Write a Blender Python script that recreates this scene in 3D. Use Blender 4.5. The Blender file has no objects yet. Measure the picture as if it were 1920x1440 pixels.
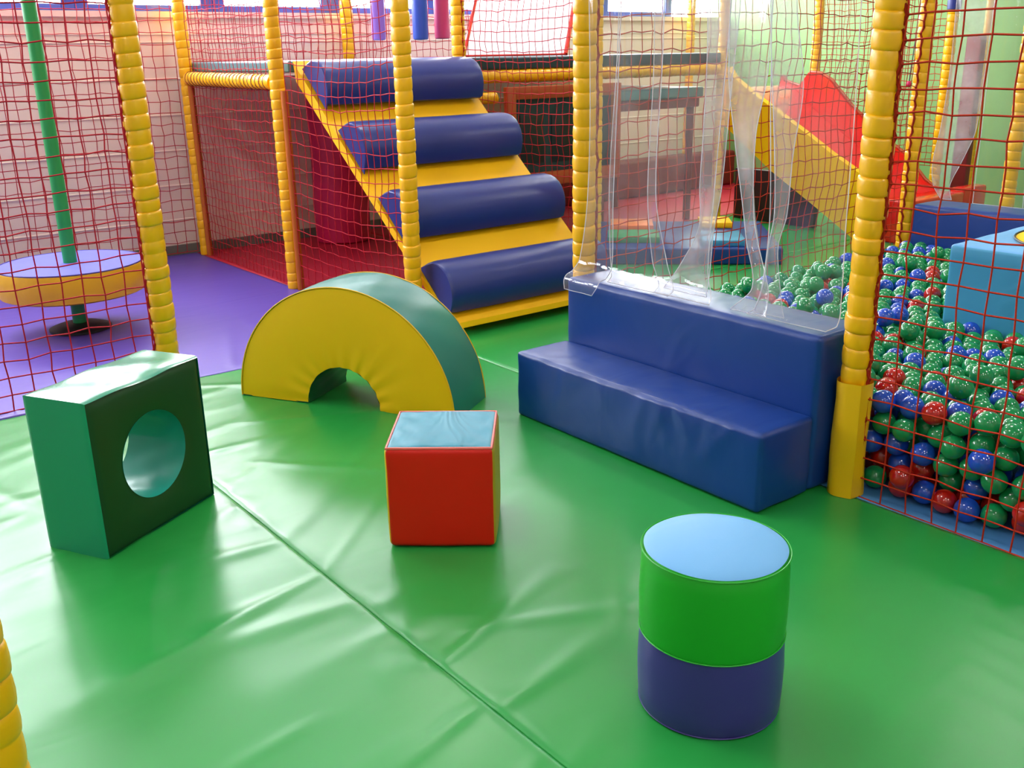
import bpy, bmesh, math, random
import numpy as np
from mathutils import Vector, Matrix, noise

PI = math.pi
scene = bpy.context.scene
COL = scene.collection
rnd = random.Random(7)

# ------------------------------------------------------------------ camera
# World axes follow the play frame: X runs along the front of the ball pit, Y into it.
FPX, PITCH, ROLL, CAM_H = 1850.4, math.radians(18.4655), math.radians(-1.0814), 1.3
TH = math.radians(-52.2)
R0 = Vector((math.cos(TH), -math.sin(TH), 0))
FH = Vector((math.sin(TH), math.cos(TH), 0))
F = (FH * math.cos(PITCH) + Vector((0, 0, -math.sin(PITCH)))).normalized()
D0 = (FH * -math.sin(PITCH) + Vector((0, 0, -math.cos(PITCH)))).normalized()
cr, sr = math.cos(ROLL), math.sin(ROLL)
CR = R0 * cr - D0 * sr
CD = R0 * sr + D0 * cr
cam_data = bpy.data.cameras.new('camera')
cam = bpy.data.objects.new('camera', cam_data)
COL.objects.link(cam)
m = Matrix.Identity(4)
for i in range(3):
    m[i][0], m[i][1], m[i][2] = CR[i], -CD[i], -F[i]
m[2][3] = CAM_H
cam.matrix_world = m
cam_data.sensor_width = 36
cam_data.lens = FPX / 1920 * 36
cam_data.clip_start = 0.05
scene.camera = cam

def project(p):
    q = Vector(p) - Vector((0, 0, CAM_H))
    d = q.dot(F)
    return 960 + FPX * q.dot(CR) / d, 720 + FPX * q.dot(CD) / d, d

# ------------------------------------------------------------------ materials
def lin(c):
    return tuple(((v / 255) / 12.92 if v / 255 <= .04045 else ((v / 255 + .055) / 1.055) ** 2.4) for v in c)

def new_mat(name):
    mt = bpy.data.materials.new(name)
    mt.use_nodes = True
    nt = mt.node_tree
    nt.nodes.clear()
    out = nt.nodes.new('ShaderNodeOutputMaterial')
    return mt, nt, out

def vinyl(name, rgb, rough=.38, bump=.02, scale=260, spec=.5, var=.06, crease=0.0, crease_scale=6.0, coat=0.0):
    """PVC coated fabric: fine weave bump, slight mottling, optional soft creases"""
    mt, nt, out = new_mat(name)
    p = nt.nodes.new('ShaderNodeBsdfPrincipled')
    tc = nt.nodes.new('ShaderNodeTexCoord')
    n1 = nt.nodes.new('ShaderNodeTexNoise'); n1.inputs['Scale'].default_value = scale; n1.inputs['Detail'].default_value = 2
    n2 = nt.nodes.new('ShaderNodeTexNoise'); n2.inputs['Scale'].default_value = 3.0; n2.inputs['Detail'].default_value = 3
    nt.links.new(tc.outputs['Object'], n1.inputs['Vector']); nt.links.new(tc.outputs['Object'], n2.inputs['Vector'])
    c = lin(rgb)
    mix = nt.nodes.new('ShaderNodeMix'); mix.data_type = 'RGBA'
    mix.inputs['A'].default_value = (*[v * (1 - var) for v in c], 1)
    mix.inputs['B'].default_value = (*[min(1, v * (1 + var) + .002) for v in c], 1)
    nt.links.new(n2.outputs['Fac'], mix.inputs['Factor'])
    nt.links.new(mix.outputs['Result'], p.inputs['Base Color'])
    b1 = nt.nodes.new('ShaderNodeBump'); b1.inputs['Strength'].default_value = bump; b1.inputs['Distance'].default_value = .002
    nt.links.new(n1.outputs['Fac'], b1.inputs['Height'])
    last = b1
    if crease > 0:
        n3 = nt.nodes.new('ShaderNodeTexNoise'); n3.inputs['Scale'].default_value = crease_scale
        n3.inputs['Detail'].default_value = 2; n3.inputs['Distortion'].default_value = 1.2
        mp = nt.nodes.new('ShaderNodeMapping'); mp.inputs['Rotation'].default_value = (.3, .2, .8); mp.inputs['Scale'].default_value = (1, .35, 1)
        nt.links.new(tc.outputs['Object'], mp.inputs['Vector']); nt.links.new(mp.outputs['Vector'], n3.inputs['Vector'])
        b2 = nt.nodes.new('ShaderNodeBump'); b2.inputs['Strength'].default_value = crease; b2.inputs['Distance'].default_value = .02
        nt.links.new(n3.outputs['Fac'], b2.inputs['Height']); nt.links.new(b1.outputs['Normal'], b2.inputs['Normal'])
        last = b2
    nt.links.new(last.outputs['Normal'], p.inputs['Normal'])
    p.inputs['Roughness'].default_value = rough
    p.inputs['Specular IOR Level'].default_value = spec
    p.inputs['Coat Weight'].default_value = coat
    p.inputs['Coat Roughness'].default_value = .12
    nt.links.new(p.outputs['BSDF'], out.inputs['Surface'])
    return mt

M = {}
M['floor_green'] = vinyl('floor_green', (36, 144, 62), .28, .02, crease=.08, crease_scale=4, spec=.42)
M['floor_purple'] = vinyl('floor_purple', (88, 66, 164), .40, .02, crease=.12, crease_scale=4, spec=.35)
M['floor_red'] = vinyl('floor_red', (178, 16, 48), .5, .02)
M['floor_blue'] = vinyl('floor_blue', (70, 130, 190), .5, .02)
M['yellow'] = vinyl('yellow', (234, 180, 4), .42, .03, crease=.06, crease_scale=20)
M['yellow_arch'] = vinyl('yellow_arch', (240, 188, 0), .55, .03, crease=.15, crease_scale=5, spec=.3)
M['yellow_board'] = vinyl('yellow_board', (250, 192, 0), .5, .03, spec=.3)
M['post_yellow'] = vinyl('post_yellow', (244, 180, 0), .34, .03, crease=.05, crease_scale=30)
M['royal'] = vinyl('royal', (10, 54, 132), .36, .03, crease=.18, crease_scale=5)
M['roll_blue'] = vinyl('roll_blue', (26, 44, 124), .36, .03, crease=.06)
M['red'] = vinyl('red', (218, 18, 2), .45, .03, crease=.06, spec=.35)
M['teal'] = vinyl('teal', (58, 140, 164), .42, .03, crease=.8, crease_scale=9, spec=.22)
M['arch_teal'] = vinyl('arch_teal', (24, 126, 118), .34, .03, crease=.06, spec=.35)
M['dark_green'] = vinyl('dark_green', (8, 84, 52), .4, .03)
M['block_teal'] = vinyl('block_teal', (22, 148, 114), .2, .03, crease=.04, spec=1.0)
M['block_green'] = vinyl('block_green', (1, 60, 16), .5, .03)
M['lining'] = vinyl('lining', (14, 140, 122), .28, .03, crease=.6, crease_scale=5)
M['lime'] = vinyl('lime', (24, 165, 34), .42, .03)
M['navy_purple'] = vinyl('navy_purple', (58, 42, 128), .38, .03)
M['sky_blue'] = vinyl('sky_blue', (112, 172, 224), .45, .03, crease=.2, crease_scale=6, spec=.22)
M['box_blue'] = vinyl('box_blue', (60, 146, 190), .42, .03, crease=.2, crease_scale=6)
M['white_pad'] = vinyl('white_pad', (238, 236, 234), .3, .02)
M['deck_teal'] = vinyl('deck_teal', (84, 130, 142), .28, .02)
M['deck_dark'] = vinyl('deck_dark', (36, 56, 70), .28, .02)
M['crimson'] = vinyl('crimson', (196, 12, 84), .45, .02)
M['orange'] = vinyl('orange', (168, 70, 22), .45, .02)
M['maroon'] = vinyl('maroon', (120, 26, 30), .5, .02)
M['dark_teal'] = vinyl('dark_teal', (22, 44, 52), .5, .02)
M['black'] = vinyl('black', (16, 18, 24), .5, .02)
M['pole_green'] = vinyl('pole_green', (30, 150, 76), .45, .02)
M['disc_blue'] = vinyl('disc_blue', (102, 102, 204), .6, .02, crease=.1, spec=.1)
M['rim_yellow'] = vinyl('rim_yellow', (228, 172, 20), .45, .03, crease=.3, crease_scale=8)
M['bag_purple'] = vinyl('bag_purple', (138, 90, 190), .4, .02)
M['bag_blue'] = vinyl('bag_blue', (36, 70, 170), .4, .02)
M['bag_pink'] = vinyl('bag_pink', (178, 44, 96), .4, .02)
M['peach'] = vinyl('peach', (240, 130, 60), .45, .02)
M['mint'] = vinyl('mint', (40, 150, 96), .45, .02)
M['slide_red'] = vinyl('slide_red', (216, 30, 18), .2, .01, coat=.4)
M['net_red'] = vinyl('net_red', (176, 22, 40), .7, .0, spec=.2)
M['net_orange'] = vinyl('net_orange', (176, 40, 14), .7, .0, spec=.2)
M['cord_orange'] = vinyl('cord_orange', (150, 34, 10), .7, .0, spec=.2)
M['cord_bright'] = vinyl('cord_bright', (184, 92, 10), .5, .03)
M['piping_pink'] = vinyl('piping_pink', (226, 96, 84), .4, .0)
M['frame_blue'] = vinyl('frame_blue', (62, 84, 170), .35, .0)
M['grey_metal'] = vinyl('grey_metal', (60, 64, 66), .4, .0)
M['ink'] = vinyl('ink', (30, 28, 16), .5, .0)
M['ceiling'] = vinyl('ceiling', (190, 187, 182), .8, .0)
M['floor_base'] = vinyl('floor_base', (110, 108, 104), .7, .0)
M['cream_wall'] = vinyl('cream_wall', (234, 216, 206), .6, .0, var=.03)
M['green_wall'] = vinyl('green_wall', (130, 176, 106), .6, .0, var=.03)
M['room_wall'] = vinyl('room_wall', (176, 170, 164), .8, .0)

def plastic_ball(name, rgb):
    mt, nt, out = new_mat(name)
    p = nt.nodes.new('ShaderNodeBsdfPrincipled')
    p.inputs['Base Color'].default_value = (*lin(rgb), 1)
    p.inputs['Roughness'].default_value = .13
    p.inputs['Specular IOR Level'].default_value = .85
    p.inputs['Subsurface Weight'].default_value = 0
    n = nt.nodes.new('ShaderNodeTexNoise'); n.inputs['Scale'].default_value = 30
    tc = nt.nodes.new('ShaderNodeTexCoord'); nt.links.new(tc.outputs['Object'], n.inputs['Vector'])
    b = nt.nodes.new('ShaderNodeBump'); b.inputs['Strength'].default_value = .05; b.inputs['Distance'].default_value = .003
    nt.links.new(n.outputs['Fac'], b.inputs['Height']); nt.links.new(b.outputs['Normal'], p.inputs['Normal'])
    nt.links.new(p.outputs['BSDF'], out.inputs['Surface'])
    return mt
M['ball_green'] = plastic_ball('ball_green', (20, 140, 78))
M['ball_blue'] = plastic_ball('ball_blue', (28, 74, 190))
M['ball_red'] = plastic_ball('ball_red', (190, 22, 14))

def schlick(nt, f0, top):
    lw = nt.nodes.new('ShaderNodeLayerWeight'); lw.inputs['Blend'].default_value = .5
    pw = nt.nodes.new('ShaderNodeMath'); pw.operation = 'POWER'; pw.inputs[1].default_value = 4
    ma = nt.nodes.new('ShaderNodeMath'); ma.operation = 'MULTIPLY_ADD'; ma.inputs[1].default_value = top; ma.inputs[2].default_value = f0
    nt.links.new(lw.outputs['Facing'], pw.inputs[0]); nt.links.new(pw.outputs[0], ma.inputs[0])
    return ma

def pvc(name, haze):
    mt, nt, out = new_mat(name)
    tr = nt.nodes.new('ShaderNodeBsdfTransparent'); tr.inputs['Color'].default_value = (.97, .965, .975, 1)
    gl = nt.nodes.new('ShaderNodeBsdfGlossy'); gl.inputs['Roughness'].default_value = .07
    df = nt.nodes.new('ShaderNodeBsdfDiffuse'); df.inputs['Color'].default_value = (.86, .83, .9, 1)
    tl = nt.nodes.new('ShaderNodeBsdfTranslucent'); tl.inputs['Color'].default_value = (.86, .83, .9, 1)
    m1 = nt.nodes.new('ShaderNodeMixShader'); m1.inputs[0].default_value = .5
    nt.links.new(df.outputs[0], m1.inputs[1]); nt.links.new(tl.outputs[0], m1.inputs[2])
    tc = nt.nodes.new('ShaderNodeTexCoord')
    n = nt.nodes.new('ShaderNodeTexNoise'); n.inputs['Scale'].default_value = 5; n.inputs['Detail'].default_value = 4
    nt.links.new(tc.outputs['Object'], n.inputs['Vector'])
    mr = nt.nodes.new('ShaderNodeMapRange'); mr.inputs['From Min'].default_value = .35; mr.inputs['From Max'].default_value = .7
    mr.inputs['To Min'].default_value = haze * .5; mr.inputs['To Max'].default_value = haze * 1.5
    nt.links.new(n.outputs['Fac'], mr.inputs['Value'])
    m2 = nt.nodes.new('ShaderNodeMixShader')
    nt.links.new(mr.outputs[0], m2.inputs[0]); nt.links.new(tr.outputs[0], m2.inputs[1]); nt.links.new(m1.outputs[0], m2.inputs[2])
    fr = schlick(nt, .05, .55)
    bp = nt.nodes.new('ShaderNodeBump'); bp.inputs['Strength'].default_value = .15; bp.inputs['Distance'].default_value = .006
    n2 = nt.nodes.new('ShaderNodeTexNoise'); n2.inputs['Scale'].default_value = 9
    nt.links.new(tc.outputs['Object'], n2.inputs['Vector']); nt.links.new(n2.outputs['Fac'], bp.inputs['Height'])
    nt.links.new(bp.outputs['Normal'], gl.inputs['Normal'])
    m3 = nt.nodes.new('ShaderNodeMixShader')
    nt.links.new(fr.outputs[0], m3.inputs[0]); nt.links.new(m2.outputs[0], m3.inputs[1]); nt.links.new(gl.outputs[0], m3.inputs[2])
    nt.links.new(m3.outputs[0], out.inputs['Surface'])
    return mt
M['pvc'] = pvc('clear_pvc', .12)
M['pvc_fold'] = pvc('clear_pvc_folded', .34)
M['pvc_clear'] = pvc('clear_pvc_thin', .05)
M['pvc_edge'] = pvc('clear_pvc_edge', .85)

def glass_mat():
    mt, nt, out = new_mat('window_glass')
    tr = nt.nodes.new('ShaderNodeBsdfTransparent')
    gl = nt.nodes.new('ShaderNodeBsdfGlossy'); gl.inputs['Roughness'].default_value = .02
    fr = schlick(nt, .03, .5)
    mx = nt.nodes.new('ShaderNodeMixShader')
    nt.links.new(fr.outputs[0], mx.inputs[0]); nt.links.new(tr.outputs[0], mx.inputs[1]); nt.links.new(gl.outputs[0], mx.inputs[2])
    nt.links.new(mx.outputs[0], out.inputs['Surface'])
    return mt
M['glass'] = glass_mat()

def translucent_pad():
    mt, nt, out = new_mat('white_translucent_sheet')
    p = nt.nodes.new('ShaderNodeBsdfPrincipled'); p.inputs['Base Color'].default_value = (.92, .91, .92, 1); p.inputs['Roughness'].default_value = .25
    tl = nt.nodes.new('ShaderNodeBsdfTranslucent'); tl.inputs['Color'].default_value = (.95, .93, .95, 1)
    mx = nt.nodes.new('ShaderNodeMixShader'); mx.inputs[0].default_value = .6
    nt.links.new(p.outputs[0], mx.inputs[1]); nt.links.new(tl.outputs[0], mx.inputs[2]); nt.links.new(mx.outputs[0], out.inputs['Surface'])
    return mt
M['sheet'] = translucent_pad()

def lamp_mat():
    mt, nt, out = new_mat('lamp_diffuser')
    e = nt.nodes.new('ShaderNodeEmission'); e.inputs['Color'].default_value = (1, .965, .92, 1); e.inputs['Strength'].default_value = LAMP
    nt.links.new(e.outputs[0], out.inputs['Surface'])
    return mt
LAMP = 56.0
M['lamp'] = lamp_mat()

# ------------------------------------------------------------------ mesh helpers
class MB:
    def __init__(self):
        self.v, self.f, self.mi = [], [], []
    def add(self, vs, fs, mi=0):
        o = len(self.v)
        self.v += [tuple(x) for x in vs]
        self.f += [tuple(i + o for i in f) for f in fs]
        self.mi += [mi] * len(fs)
        return self
    def box(self, x0, x1, y0, y1, z0, z1, bev=0.0, seg=2):
        bm = bmesh.new()
        bmesh.ops.create_cube(bm, size=1)
        for v in bm.verts:
            v.co = Vector(((x0 + x1) / 2 + v.co.x * (x1 - x0), (y0 + y1) / 2 + v.co.y * (y1 - y0), (z0 + z1) / 2 + v.co.z * (z1 - z0)))
        if bev > 0:
            bmesh.ops.bevel(bm, geom=bm.edges[:], offset=bev, segments=seg, affect='EDGES', profile=.5)
        bm.verts.ensure_lookup_table(); bm.verts.index_update()
        self.add([v.co[:] for v in bm.verts], [[v.index for v in f.verts] for f in bm.faces])
        bm.free()
        return self
    def lathe(self, prof, n=32, c=(0, 0, 0), cap0=True, cap1=True, ellipse=(1, 1)):
        o = len(prof)
        vs = []
        for k in range(n):
            a = 2 * PI * k / n
            for r, z in prof:
                vs.append((c[0] + r * math.cos(a) * ellipse[0], c[1] + r * math.sin(a) * ellipse[1], c[2] + z))
        fs = []
        for k in range(n):
            k2 = (k + 1) % n
            for i in range(o - 1):
                fs.append((k * o + i, k2 * o + i, k2 * o + i + 1, k * o + i + 1))
        if cap0: fs.append([k * o for k in range(n)][::-1])
        if cap1: fs.append([k * o + o - 1 for k in range(n)])
        return self.add(vs, fs)
    def tube(self, pts, r, n=8, closed=False):
        pts = [Vector(p) for p in pts]
        N = len(pts)
        rr = r if isinstance(r, (list, tuple)) else [r] * N
        vs = []
        up = Vector((0, 0, 1))
        for i in range(N):
            a = pts[(i - 1) % N] if (closed or i > 0) else pts[i]
            b = pts[(i + 1) % N] if (closed or i < N - 1) else pts[i]
            t = (b - a).normalized()
            if i == 0:
                s = t.cross(up) if abs(t.z) < .9 else t.cross(Vector((1, 0, 0)))
            else:
                s = s - t * s.dot(t)          # carry the frame along the path
            s = s.normalized(); w = s.cross(t)
            for k in range(n):
                q = 2 * PI * k / n
                vs.append(pts[i] + (s * math.cos(q) + w * math.sin(q)) * rr[i])
        fs = []
        for i in range(N if closed else N - 1):
            j = (i + 1) % N
            for k in range(n):
                k2 = (k + 1) % n
                fs.append((i * n + k, j * n + k, j * n + k2, i * n + k2))
        if not closed:
            fs.append(list(range(n)))
            fs.append([(N - 1) * n + k for k in range(n)][::-1])
        return self.add(vs, fs)
    def prism(self, poly, axis, a0, a1):
        """closed polygon (list of 2-D points) extruded along an axis between a0 and a1"""
        n = len(poly)
        def P(p, a):
            return {'x': (a, p[0], p[1]), 'y': (p[0], a, p[1]), 'z': (p[0], p[1], a)}[axis]
        vs = [P(p, a0) for p in poly] + [P(p, a1) for p in poly]
        fs = [(i, (i + 1) % n, n + (i + 1) % n, n + i) for i in range(n)]
        fs += [list(range(n))[::-1], [n + i for i in range(n)]]
        return self.add(vs, fs)
    def build(self, name, mat, parent=None, smooth=True, angle=38, loc=None, rotz=None):
        me = bpy.data.meshes.new(name)
        me.from_pydata(self.v, [], self.f)
        mats = mat if isinstance(mat, (list, tuple)) else [mat]
        for x in mats: me.materials.append(x)
        if len(mats) > 1: me.polygons.foreach_set('material_index', self.mi)
        bm = bmesh.new(); bm.from_mesh(me)
        bmesh.ops.recalc_face_normals(bm, faces=bm.faces)
        bm.to_mesh(me); bm.free()
        if smooth:
            me.polygons.foreach_set('use_smooth', [True] * len(me.polygons))
            if angle: me.set_sharp_from_angle(angle=math.radians(angle))
        o = bpy.data.objects.new(name, me)
        COL.objects.link(o)
        if parent: o.parent = parent
        if loc is not None: o.location = loc
        if rotz is not None: o.rotation_euler = (0, 0, rotz)
        return o

def tag(o, label, cat, group=None, kind=None):
    o['label'] = label; o['category'] = cat
    if group: o['group'] = group
    if kind: o['kind'] = kind
    return o

def thing(name, label, cat, loc=(0, 0, 0), rotz=0, group=None):
    o = bpy.data.objects.new(name, None)
    COL.objects.link(o)
    o.location = loc; o.rotation_euler = (0, 0, rotz)
    o.empty_display_size = .1
    return tag(o, label, cat, group)

def structure(o):
    o['kind'] = 'structure'
    return o

def soft_box(L, W, H, r=.012, step=.025, bulge=.006, wr=.0015, seed=0, base_flat=True):
    """rounded, slightly puffed box standing on z=0 and centred in x, y. Returns verts and a list of (face, side)"""
    def ticks(s):
        h = s / 2
        n = max(3, int((s - 2 * r) / step))
        t = [-h, -h + r * .3, -h + r * .65]
        t += [-h + r + (s - 2 * r) * i / n for i in range(n + 1)]
        t += [h - r * .65, h - r * .3, h]
        return t
    T = [ticks(L), ticks(W), ticks(H)]
    S = (L / 2, W / 2, H / 2)
    keys, V, Fc = {}, [], []
    def vert(p):
        k = tuple(round(c, 6) for c in p)
        if k in keys: return keys[k]
        q = [max(-(S[i] - r), min(S[i] - r, p[i])) for i in range(3)]
        d = Vector([p[i] - q[i] for i in range(3)])
        o = Vector(q) + (d.normalized() * r if d.length > 1e-9 else Vector())
        f = [1 - (p[i] / S[i]) ** 2 for i in range(3)]
        for i in range(3):
            j, l = (i + 1) % 3, (i + 2) % 3
            if abs(p[i]) > S[i] - 1e-6 and not (base_flat and i == 2 and p[2] < 0):
                o[i] += math.copysign(bulge * max(0, f[j]) ** .6 * max(0, f[l]) ** .6, p[i])
        w = noise.noise(Vector((o.x * 9 + seed, o.y * 9, o.z * 9))) + .5 * noise.noise(Vector((o.x * 23, o.y * 23 + seed, o.z * 23)))
        edge = max(0, min(1, 1))
        o += (Vector(p)).normalized() * wr * w * edge
        o.z += H / 2
        if base_flat and o.z < 0: o.z = 0
        keys[k] = len(V); V.append(o)
        return keys[k]
    for ax in range(3):
        j, l = (ax + 1) % 3, (ax + 2) % 3
        for sgn in (-1, 1):
            for a in range(len(T[j]) - 1):
                for b in range(len(T[l]) - 1):
                    quad = []
                    for (ia, ib) in ((a, b), (a + 1, b), (a + 1, b + 1), (a, b + 1)):
                        p = [0, 0, 0]; p[ax] = S[ax] * sgn; p[j] = T[j][ia]; p[l] = T[l][ib]
                        quad.append(vert(p))
                    if len(set(quad)) == 4:
                        Fc.append((tuple(quad) if sgn > 0 else tuple(quad[::-1]), (ax, sgn)))
    return V, Fc

def faces_part(V, Fc, sides):
    mb = MB()
    used, vs, fs = {}, [], []
    for f, s in Fc:
        if s in sides:
            idx = []
            for i in f:
                if i not in used: used[i] = len(vs); vs.append(V[i][:])
                idx.append(used[i])
            fs.append(idx)
    return mb.add(vs, fs)
ALL = [(a, s) for a in range(3) for s in (-1, 1)]

# ------------------------------------------------------------------ room
VW, UW = 8.2, -6.95          # green wall plane y, window wall plane x
structure(MB().box(-7.2, 4.2, -3.2, 8.5, -.18, -.03).build('floor', M['floor_base'], smooth=False))
structure(MB().box(-7.2, 4.2, -3.2, 8.5, 3.4, 3.55).build('ceiling', M['ceiling'], smooth=False))

# window wall: lapped boards below a sill, plain band above the windows
prof = []
z = 0.0
laps = [.0, .237, .474, .711, .948, 1.185, 1.42, 1.47, 1.575]
for b in laps[1:-1]:
    prof += [(UW, b - .007), (UW + .007, b - .004), (UW + .007, b + .001), (UW, b + .006)]
prof = [(UW, 0)] + prof + [(UW, 1.575)]
prof += [(UW + .03, 1.575), (UW + .03, 1.612), (UW - .18, 1.612), (UW - .18, 0)]
wl = MB().prism(prof, 'y', -3.2, VW)
wl.box(UW - .18, UW, -3.2, VW, 2.95, 3.4)
structure(wl.build('wall_left', M['cream_wall'], smooth=False))
structure(MB().box(UW, UW + .018, -3.2, VW, -.03, .06).build('baseboard_left', M['floor_base'], smooth=False))
structure(MB().box(UW - .2, 4.2, VW, VW + .2, -.03, 3.4).build('wall_back', M['green_wall'], smooth=False))
structure(MB().box(4.0, 4.2, -3.2, VW, -.03, 3.4).build('wall_right', M['room_wall'], smooth=False))
structure(MB().box(UW - .2, 4.0, -3.2, -3.0, -.03, 3.4).build('wall_front', M['room_wall'], smooth=False))
wn = 0
y = 1.96 - .912 * 5
while y + .912 < VW + .05:
    wn += 1
    y0, y1 = y, min(y + .912, VW)
    fr = MB()
    fr.box(UW - .10, UW - .03, y0, y0 + .082, 1.612, 2.95, .006)
    fr.box(UW - .10, UW - .03, y1 - .082, y1, 1.612, 2.95, .006)
    fr.box(UW - .10, UW - .03, y0 + .082, y1 - .082, 1.612, 1.655, .006)
    fr.box(UW - .10, UW - .03, y0 + .082, y1 - .082, 2.87, 2.95, .006)
    w = structure(fr.build('window_%d' % wn, M['frame_blue']))
    MB().box(UW - .070, UW - .064, y0 + .075, y1 - .075, 1.648, 2.88).build('glass_pane', M['glass'], w, smooth=False)
    y += .912

# ceiling lights; the last ones, behind and beside the camera, are added front fill
for i, (x, yy) in enumerate([(-5.2, .6), (-5.2, 3.4), (-5.2, 6.2), (-2.4, .6), (-2.4, 3.4), (-2.4, 6.2), (.6, .6), (.6, 3.4), (.6, 6.2), (2.6, -1.2), (2.6, 1.2), (.4, -1.9), (2.6, 3.6)]):
    t = thing('ceiling_light', 'flat rectangular ceiling lamp over the play area', 'lamp', (x, yy, 3.4), 0, 'ceiling lamps')
    h = MB().box(-.33, .33, -.16, .16, -.05, 0, .005).build('housing', M['ceiling'], t, smooth=False)
    MB().box(-.30, .30, -.13, .13, -.056, -.05).build('diffuser', M['lamp'], h, smooth=False)

# ------------------------------------------------------------------ floor mats
def seg_dist(px, py, ax, ay, bx, by):
    dx, dy = bx - ax, by - ay
    L2 = dx * dx + dy * dy
    t = np.clip(((px - ax) * dx + (py - ay) * dy) / L2, 0, 1)
    return np.hypot(px - ax - t * dx, py - ay - t * dy), t

def mat_mesh(x0, x1, y0, y1, step, height=None, thick=.03, rim=.0008):
    nx = max(2, int((x1 - x0) / step)); ny = max(2, int((y1 - y0) / step))
    ys = np.linspace(y0, y1, ny + 1)
    if height is not None and step < .015:
        fine = SEAM + np.array([-.026, -.02, -.016, -.012, -.009, -.006, -.004, -.002, .002, .004, .006, .009, .012, .016, .02, .026])
        ys = np.unique(np.concatenate([ys[np.abs(ys - SEAM) > .027], [y0, y1], fine[(fine > y0) & (fine < y1)]]))
        ny = len(ys) - 1
    X, Y = np.meshgrid(np.linspace(x0, x1, nx + 1), ys, indexing='ij')
    Z = np.zeros_like(X)
    if height is not None: Z = Z + height(X, Y)
    e = np.minimum(np.minimum(X - x0, x1 - X), np.minimum(Y - y0, y1 - Y))
    Z = Z - rim * np.exp(-(e / .008) ** 2) * 1.0
    vs = np.stack([X, Y, Z], -1).reshape(-1, 3).tolist()
    fs = []
    w = ny + 1
    for i in range(nx):
        for j in range(ny):
            a = i * w + j
            fs.append((a, a + w, a + w + 1, a + 1))
    loop = [i * w for i in range(nx + 1)] + [nx * w + j for j in range(1, ny + 1)] + [i * w + ny for i in range(nx - 1, -1, -1)] + [j for j in range(ny - 1, 0, -1)]
    base = len(vs)
    vs += [(vs[i][0], vs[i][1], -thick) for i in loop]
    n = len(loop)
    for k in range(n):
        fs.append((loop[k], loop[(k + 1) % n], base + (k + 1) % n, base + k))
    fs.append([base + k for k in range(n)])
    return MB().add(vs, fs)

SEAM = 1.03
rw = random.Random(21)
wrinkles = []
for side in (-1, 1):
    x = -3.9
    while x < .4:
        ln = rw.uniform(.12, .9)
        slant = (rw.uniform(-.9, .1) if side > 0 else rw.uniform(-.3, .7)) * ln
        wrinkles.append((x, SEAM, x + slant, SEAM + side * ln, rw.uniform(.0012, .0046), rw.uniform(.022, .055), side))
        x += rw.uniform(.10, .28)
# long folds that cross the near mat
for (ax, ay, bx, by, h, w) in [(-3.7, -.3, -1.4, .35, .005, .05), (-3.6, .35, -2.3, .85, .004, .04), (-2.6, -.5, -.6, .5, .004, .05), (-3.9, .75, -3.0, .95, .004, .03),
                               (-1.9, -.2, -.4, .75, .003, .05)]:
    wrinkles.append((ax, ay, bx, by, h, w, -1))
for (ax, ay, bx, by, h, w) in [(-3.95, 1.35, -3.3, 2.1, .004, .035), (-3.4, 1.3, -2.95, 2.2, .003, .03), (-1.7, 1.15, -1.25, 2.1, .0035, .04), (-3.0, 1.2, -2.2, 1.9, .003, .04),
                               (-.9, 1.3, -.1, 2.0, .003, .06), (-3.95, 1.75, -3.55, 2.45, .003, .03)]:
    wrinkles.append((ax, ay, bx, by, h, w, 1))

for _ in range(16):
    ax, ay = rw.uniform(-3.9, -.3), rw.uniform(1.15, 2.3)
    ln = rw.uniform(.3, .9)
    wrinkles.append((ax, ay, ax - ln * rw.uniform(.5, .8), ay + ln * rw.uniform(.45, .75), rw.uniform(.0014, .0034), rw.uniform(.025, .05), 1))
for _ in range(20):
    ax, ay = rw.uniform(-3.9, -.6), rw.uniform(.1, .98)
    ln = rw.uniform(.3, .9)
    wrinkles.append((ax, ay, ax + ln * rw.uniform(.1, .5), ay - ln * rw.uniform(.5, .9), rw.uniform(.0014, .0036), rw.uniform(.025, .055), -1))

def green_height(side):
    def h(X, Y):
        Z = np.zeros_like(X)
        for (ax, ay, bx, by, hh, w, s) in wrinkles:
            if s != side: continue
            d, t = seg_dist(X, Y, ax, ay, bx, by)
            Z += hh * np.exp(-(d / (w * (.5 + .9 * t))) ** 2) * (1 - t) ** .5 * np.minimum(1, .25 + t * 6)
        # pulled-down stitched seam
        Z -= .0035 * np.exp(-np.abs(Y - SEAM) / .004) 
        Z += .0010 * np.exp(-((Y - SEAM - side * .03) / .02) ** 2) * (.5 + .7 * np.sin(X * 27 + 2.5 * np.sin(X * 7)))
        # slow undulation
        Z += .0022 * np.sin(X * 3.1 + Y * 1.7) * np.sin(Y * 2.6 - X * 1.1)
        return Z
    return h
tag(mat_mesh(-4.03, 1.2, -1.6, SEAM - .001, .014, green_height(-1)).build('floor_mat', M['floor_green'], angle=None),
    'creased green vinyl floor mat on the near side of the diagonal seam', 'floor mat')
tag(mat_mesh(-4.03, 1.2, SEAM + .001, 2.5045, .014, green_height(1)).build('floor_mat', M['floor_green'], angle=None),
    'wide green vinyl floor mat under the red cube, beyond the diagonal seam', 'floor mat')
tag(mat_mesh(-4.03, -2.86, 2.505, 6.3, .03, lambda X, Y: .001 * np.sin(X * 5 + Y * 3)).build('floor_mat', M['floor_green'], angle=None),
    'green floor mat at the foot of the blue roll climber, behind the ball pit net', 'floor mat')
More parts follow.
